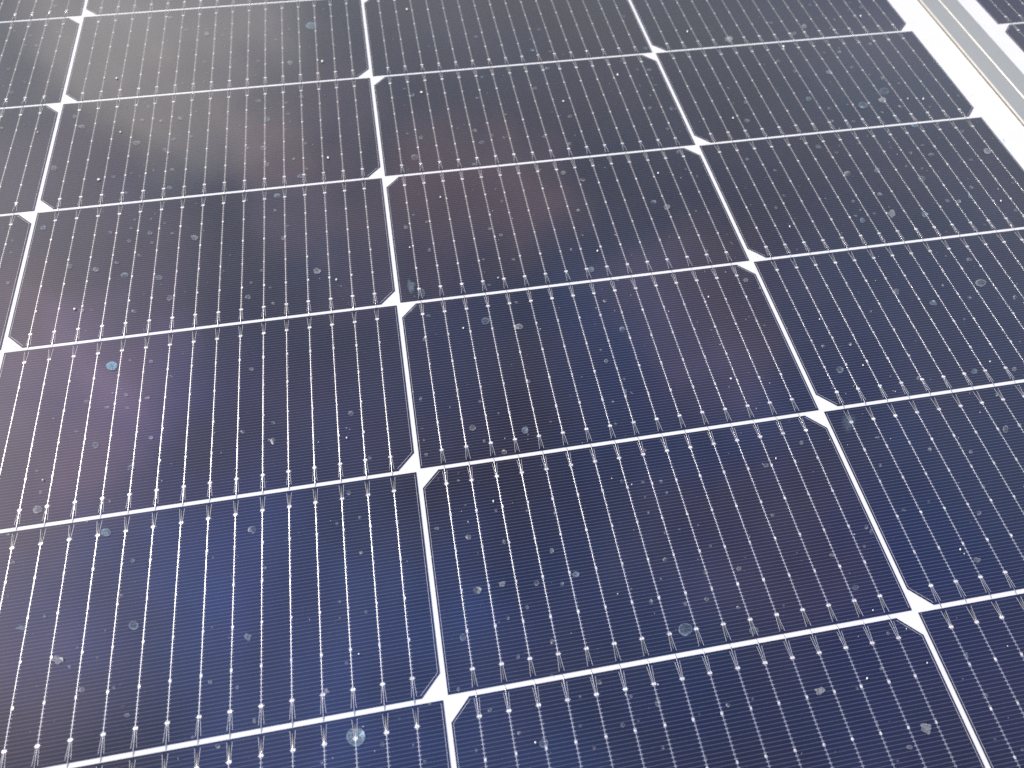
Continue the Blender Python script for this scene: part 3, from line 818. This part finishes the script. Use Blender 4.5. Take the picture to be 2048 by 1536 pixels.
def blob(mb, x, y, a, b, ang, d, kind, rng):
    """one irregular film, domed by a few hundredths of a millimetre"""
    n = 22 if a > 1.2 else 14
    ph = [rng.uniform(0, 6.28) for _ in range(5)]
    irr = {'s': 0.17, 'r': 0.05, 'b': 0.05, 'B': 0.03, 'k': 0.18, 'c': 0.12, 't': 0.24, 'S': 0.32, 'W': 0.3, 'D': 0.10}[kind]
    ca, sa = cos(radians(ang)), sin(radians(ang))
    prof = {'s': ((0, .58), (.5, .62), (.8, .85), (.93, 1.1), (1.0, 0)),
            'r': ((0, .42), (.55, .40), (.80, .6), (.91, 1.35), (1.0, 0)),
            'b': ((0, .8), (.5, .85), (.8, 1.0), (.93, 1.15), (1.0, 0)),
            'B': ((0, .95), (.5, .9), (.8, 1.0), (.93, 1.1), (1.0, 0)),
            'k': ((0, 1), (.5, 1), (.8, 1), (.95, .9), (1.0, 0)),
            'c': ((0, .5), (.5, .7), (.8, 1.0), (.92, 1.3), (1.0, 0)),
            't': ((0, .9), (.5, .9), (.8, .9), (.93, 1.0), (1.0, 0)),
            'S': ((0, 1), (.5, .9), (.75, .6), (.9, .3), (1.0, 0)),
            'W': ((0, .7), (.4, .55), (.65, .32), (.85, .12), (1.0, 0)),
            'D': ((0, .75), (.5, .8), (.8, .95), (.94, 1.1), (1.0, 0))}[kind]
    side = rng.uniform(0, 6.28)
    bite = rng.uniform(0.25, 0.6) if kind in 'sc' and rng.random() < 0.45 else 0.0
    bdir, bw = rng.uniform(0, 6.28), rng.uniform(0.35, 0.7)
    glint = rng.uniform(1.2, 2.6) if kind in 'sctrD' and rng.random() < 0.4 else 0.0
    gdir = rng.uniform(0, 6.28)
    h = 0.015 if kind != 'k' else 0.30
    base = len(mb.v)
    vs, den, fs = [], [], []
    for j, (t, w) in enumerate(prof):
        for i in range(n if j else 1):
            th = 2 * pi * i / n
            k = 1 + irr * (0.5 * sin(2 * th + ph[0]) + 0.4 * sin(3 * th + ph[1]) + 0.3 * sin(5 * th + ph[2]))
            if kind in 'tS':
                k *= 1 + 0.13 * sin(4 * th + ph[3]) + 0.08 * sin(7 * th + ph[4])
            k *= 1 - (1 - t) * 0.15
            if bite:                                         # a part that dried away first
                k *= 1 - bite * math.exp(-((((th - bdir) + pi) % (2 * pi) - pi) / bw) ** 2)
            px, py = a * t * k * cos(th), b * t * k * sin(th)
            lean = 0.0
            ww = w
            if kind == 'c':                                  # residue gathered to one side
                ww = w * max(0.25, 0.75 + 0.85 * cos(th - side))
            elif kind in 'sbr':
                ww = w * (1 + 0.28 * cos(th - side))
            if glint and 0.4 < t < 0.95:                     # bright glint painted in as denser film on one side
                ww *= 1 + glint * math.exp(-((((th - gdir) + pi) % (2 * pi) - pi) / 0.4) ** 2)
            vs.append((x + px * ca - py * sa, y + px * sa + py * ca, Z_SPOT + h * (1 - t * t)))
            den.append(max(0.0, ww * d * 0.999))
    for i in range(n):
        fs.append([0, 1 + i, 1 + (i + 1) % n])
    for j in range(1, len(prof) - 1):
        o = 1 + (j - 1) * n
        for i in range(n):
            fs.append([o + i, o + n + i, o + n + (i + 1) % n, o + (i + 1) % n])
    mb.add(vs, fs, 0, None, den, smooth=True)


SPOTS = [s.split() for s in SPOT_TABLE.split(';')]
for s in SPOTS:
    if s[6] == 'S':
        s[5] = '0.4'
SMAT = {'b': M_TEAL, 'B': M_BLUE, 'k': M_SPECK, 'D': M_TEAL, 'S': M_TEAL, 'W': M_TEAL}
SLAB = {'B': 'pale blue oval dried drop', 'D': 'large teal dried drop beside a busbar end', 'S': 'bluish smear of dried water by a cut corner',
        'W': 'faint bluish streak beside the white crossing', 'k': 'bright white speck of grit'}
rest = MB()
rest_m = [M_SPOT, M_TEAL, M_BLUE, M_SPECK]
rng = random.Random(31)
for k, s in enumerate(SPOTS):
    x, y, a, b, ang, d = map(float, s[:6])
    kind = s[6]
    mat = SMAT.get(kind, M_SPOT)
    if mat is M_SPOT and d < 0.6 and a > 1.3 and rng.random() < 0.5:
        mat = M_TEAL
    if kind == 's' and rng.random() < 0.25:
        kind = 'c'
    own = x > 790                                            # the two spots that lie on the next panel
    if k < 100:
        q = MB()
        blob(q, 0, 0, a, b, ang, d, kind, rng)
        o = (npart if own else mpart)('water_spot', q.mesh('water_spot', [mat]), None, (x, y, 0))
        if kind in SLAB:
            o['label'] = SLAB[kind]
    else:
        q = MB()
        blob(q, x, y, a, b, ang, d, kind, rng)
        q.mi = [rest_m.index(mat)] * len(q.f)
        rest.merge(q, Matrix.Identity(4))
# finest dust over the glass, far too small to count
for _ in range(DUST_N):
    x, y = rng.uniform(60, 745), rng.uniform(-430, 185)
    q = MB()
    a = rng.choice((0.10, 0.13, 0.16, 0.2, 0.28, 0.34))
    w = a * rng.uniform(0.5, 1)
    if rng.random() < 0.12:
        a, w = rng.uniform(0.4, 1.3), 0.045                  # a short fibre
    blob(q, x, y, a, w, rng.uniform(0, 180), rng.uniform(0.12, 0.5), 'k', rng)
    q.mi = [3 if rng.random() < 0.6 else 0] * len(q.f)
    rest.merge(q, Matrix.Identity(4))
o = mpart('water_spots', rest.mesh('water_spots', rest_m))
o['kind'] = 'stuff'
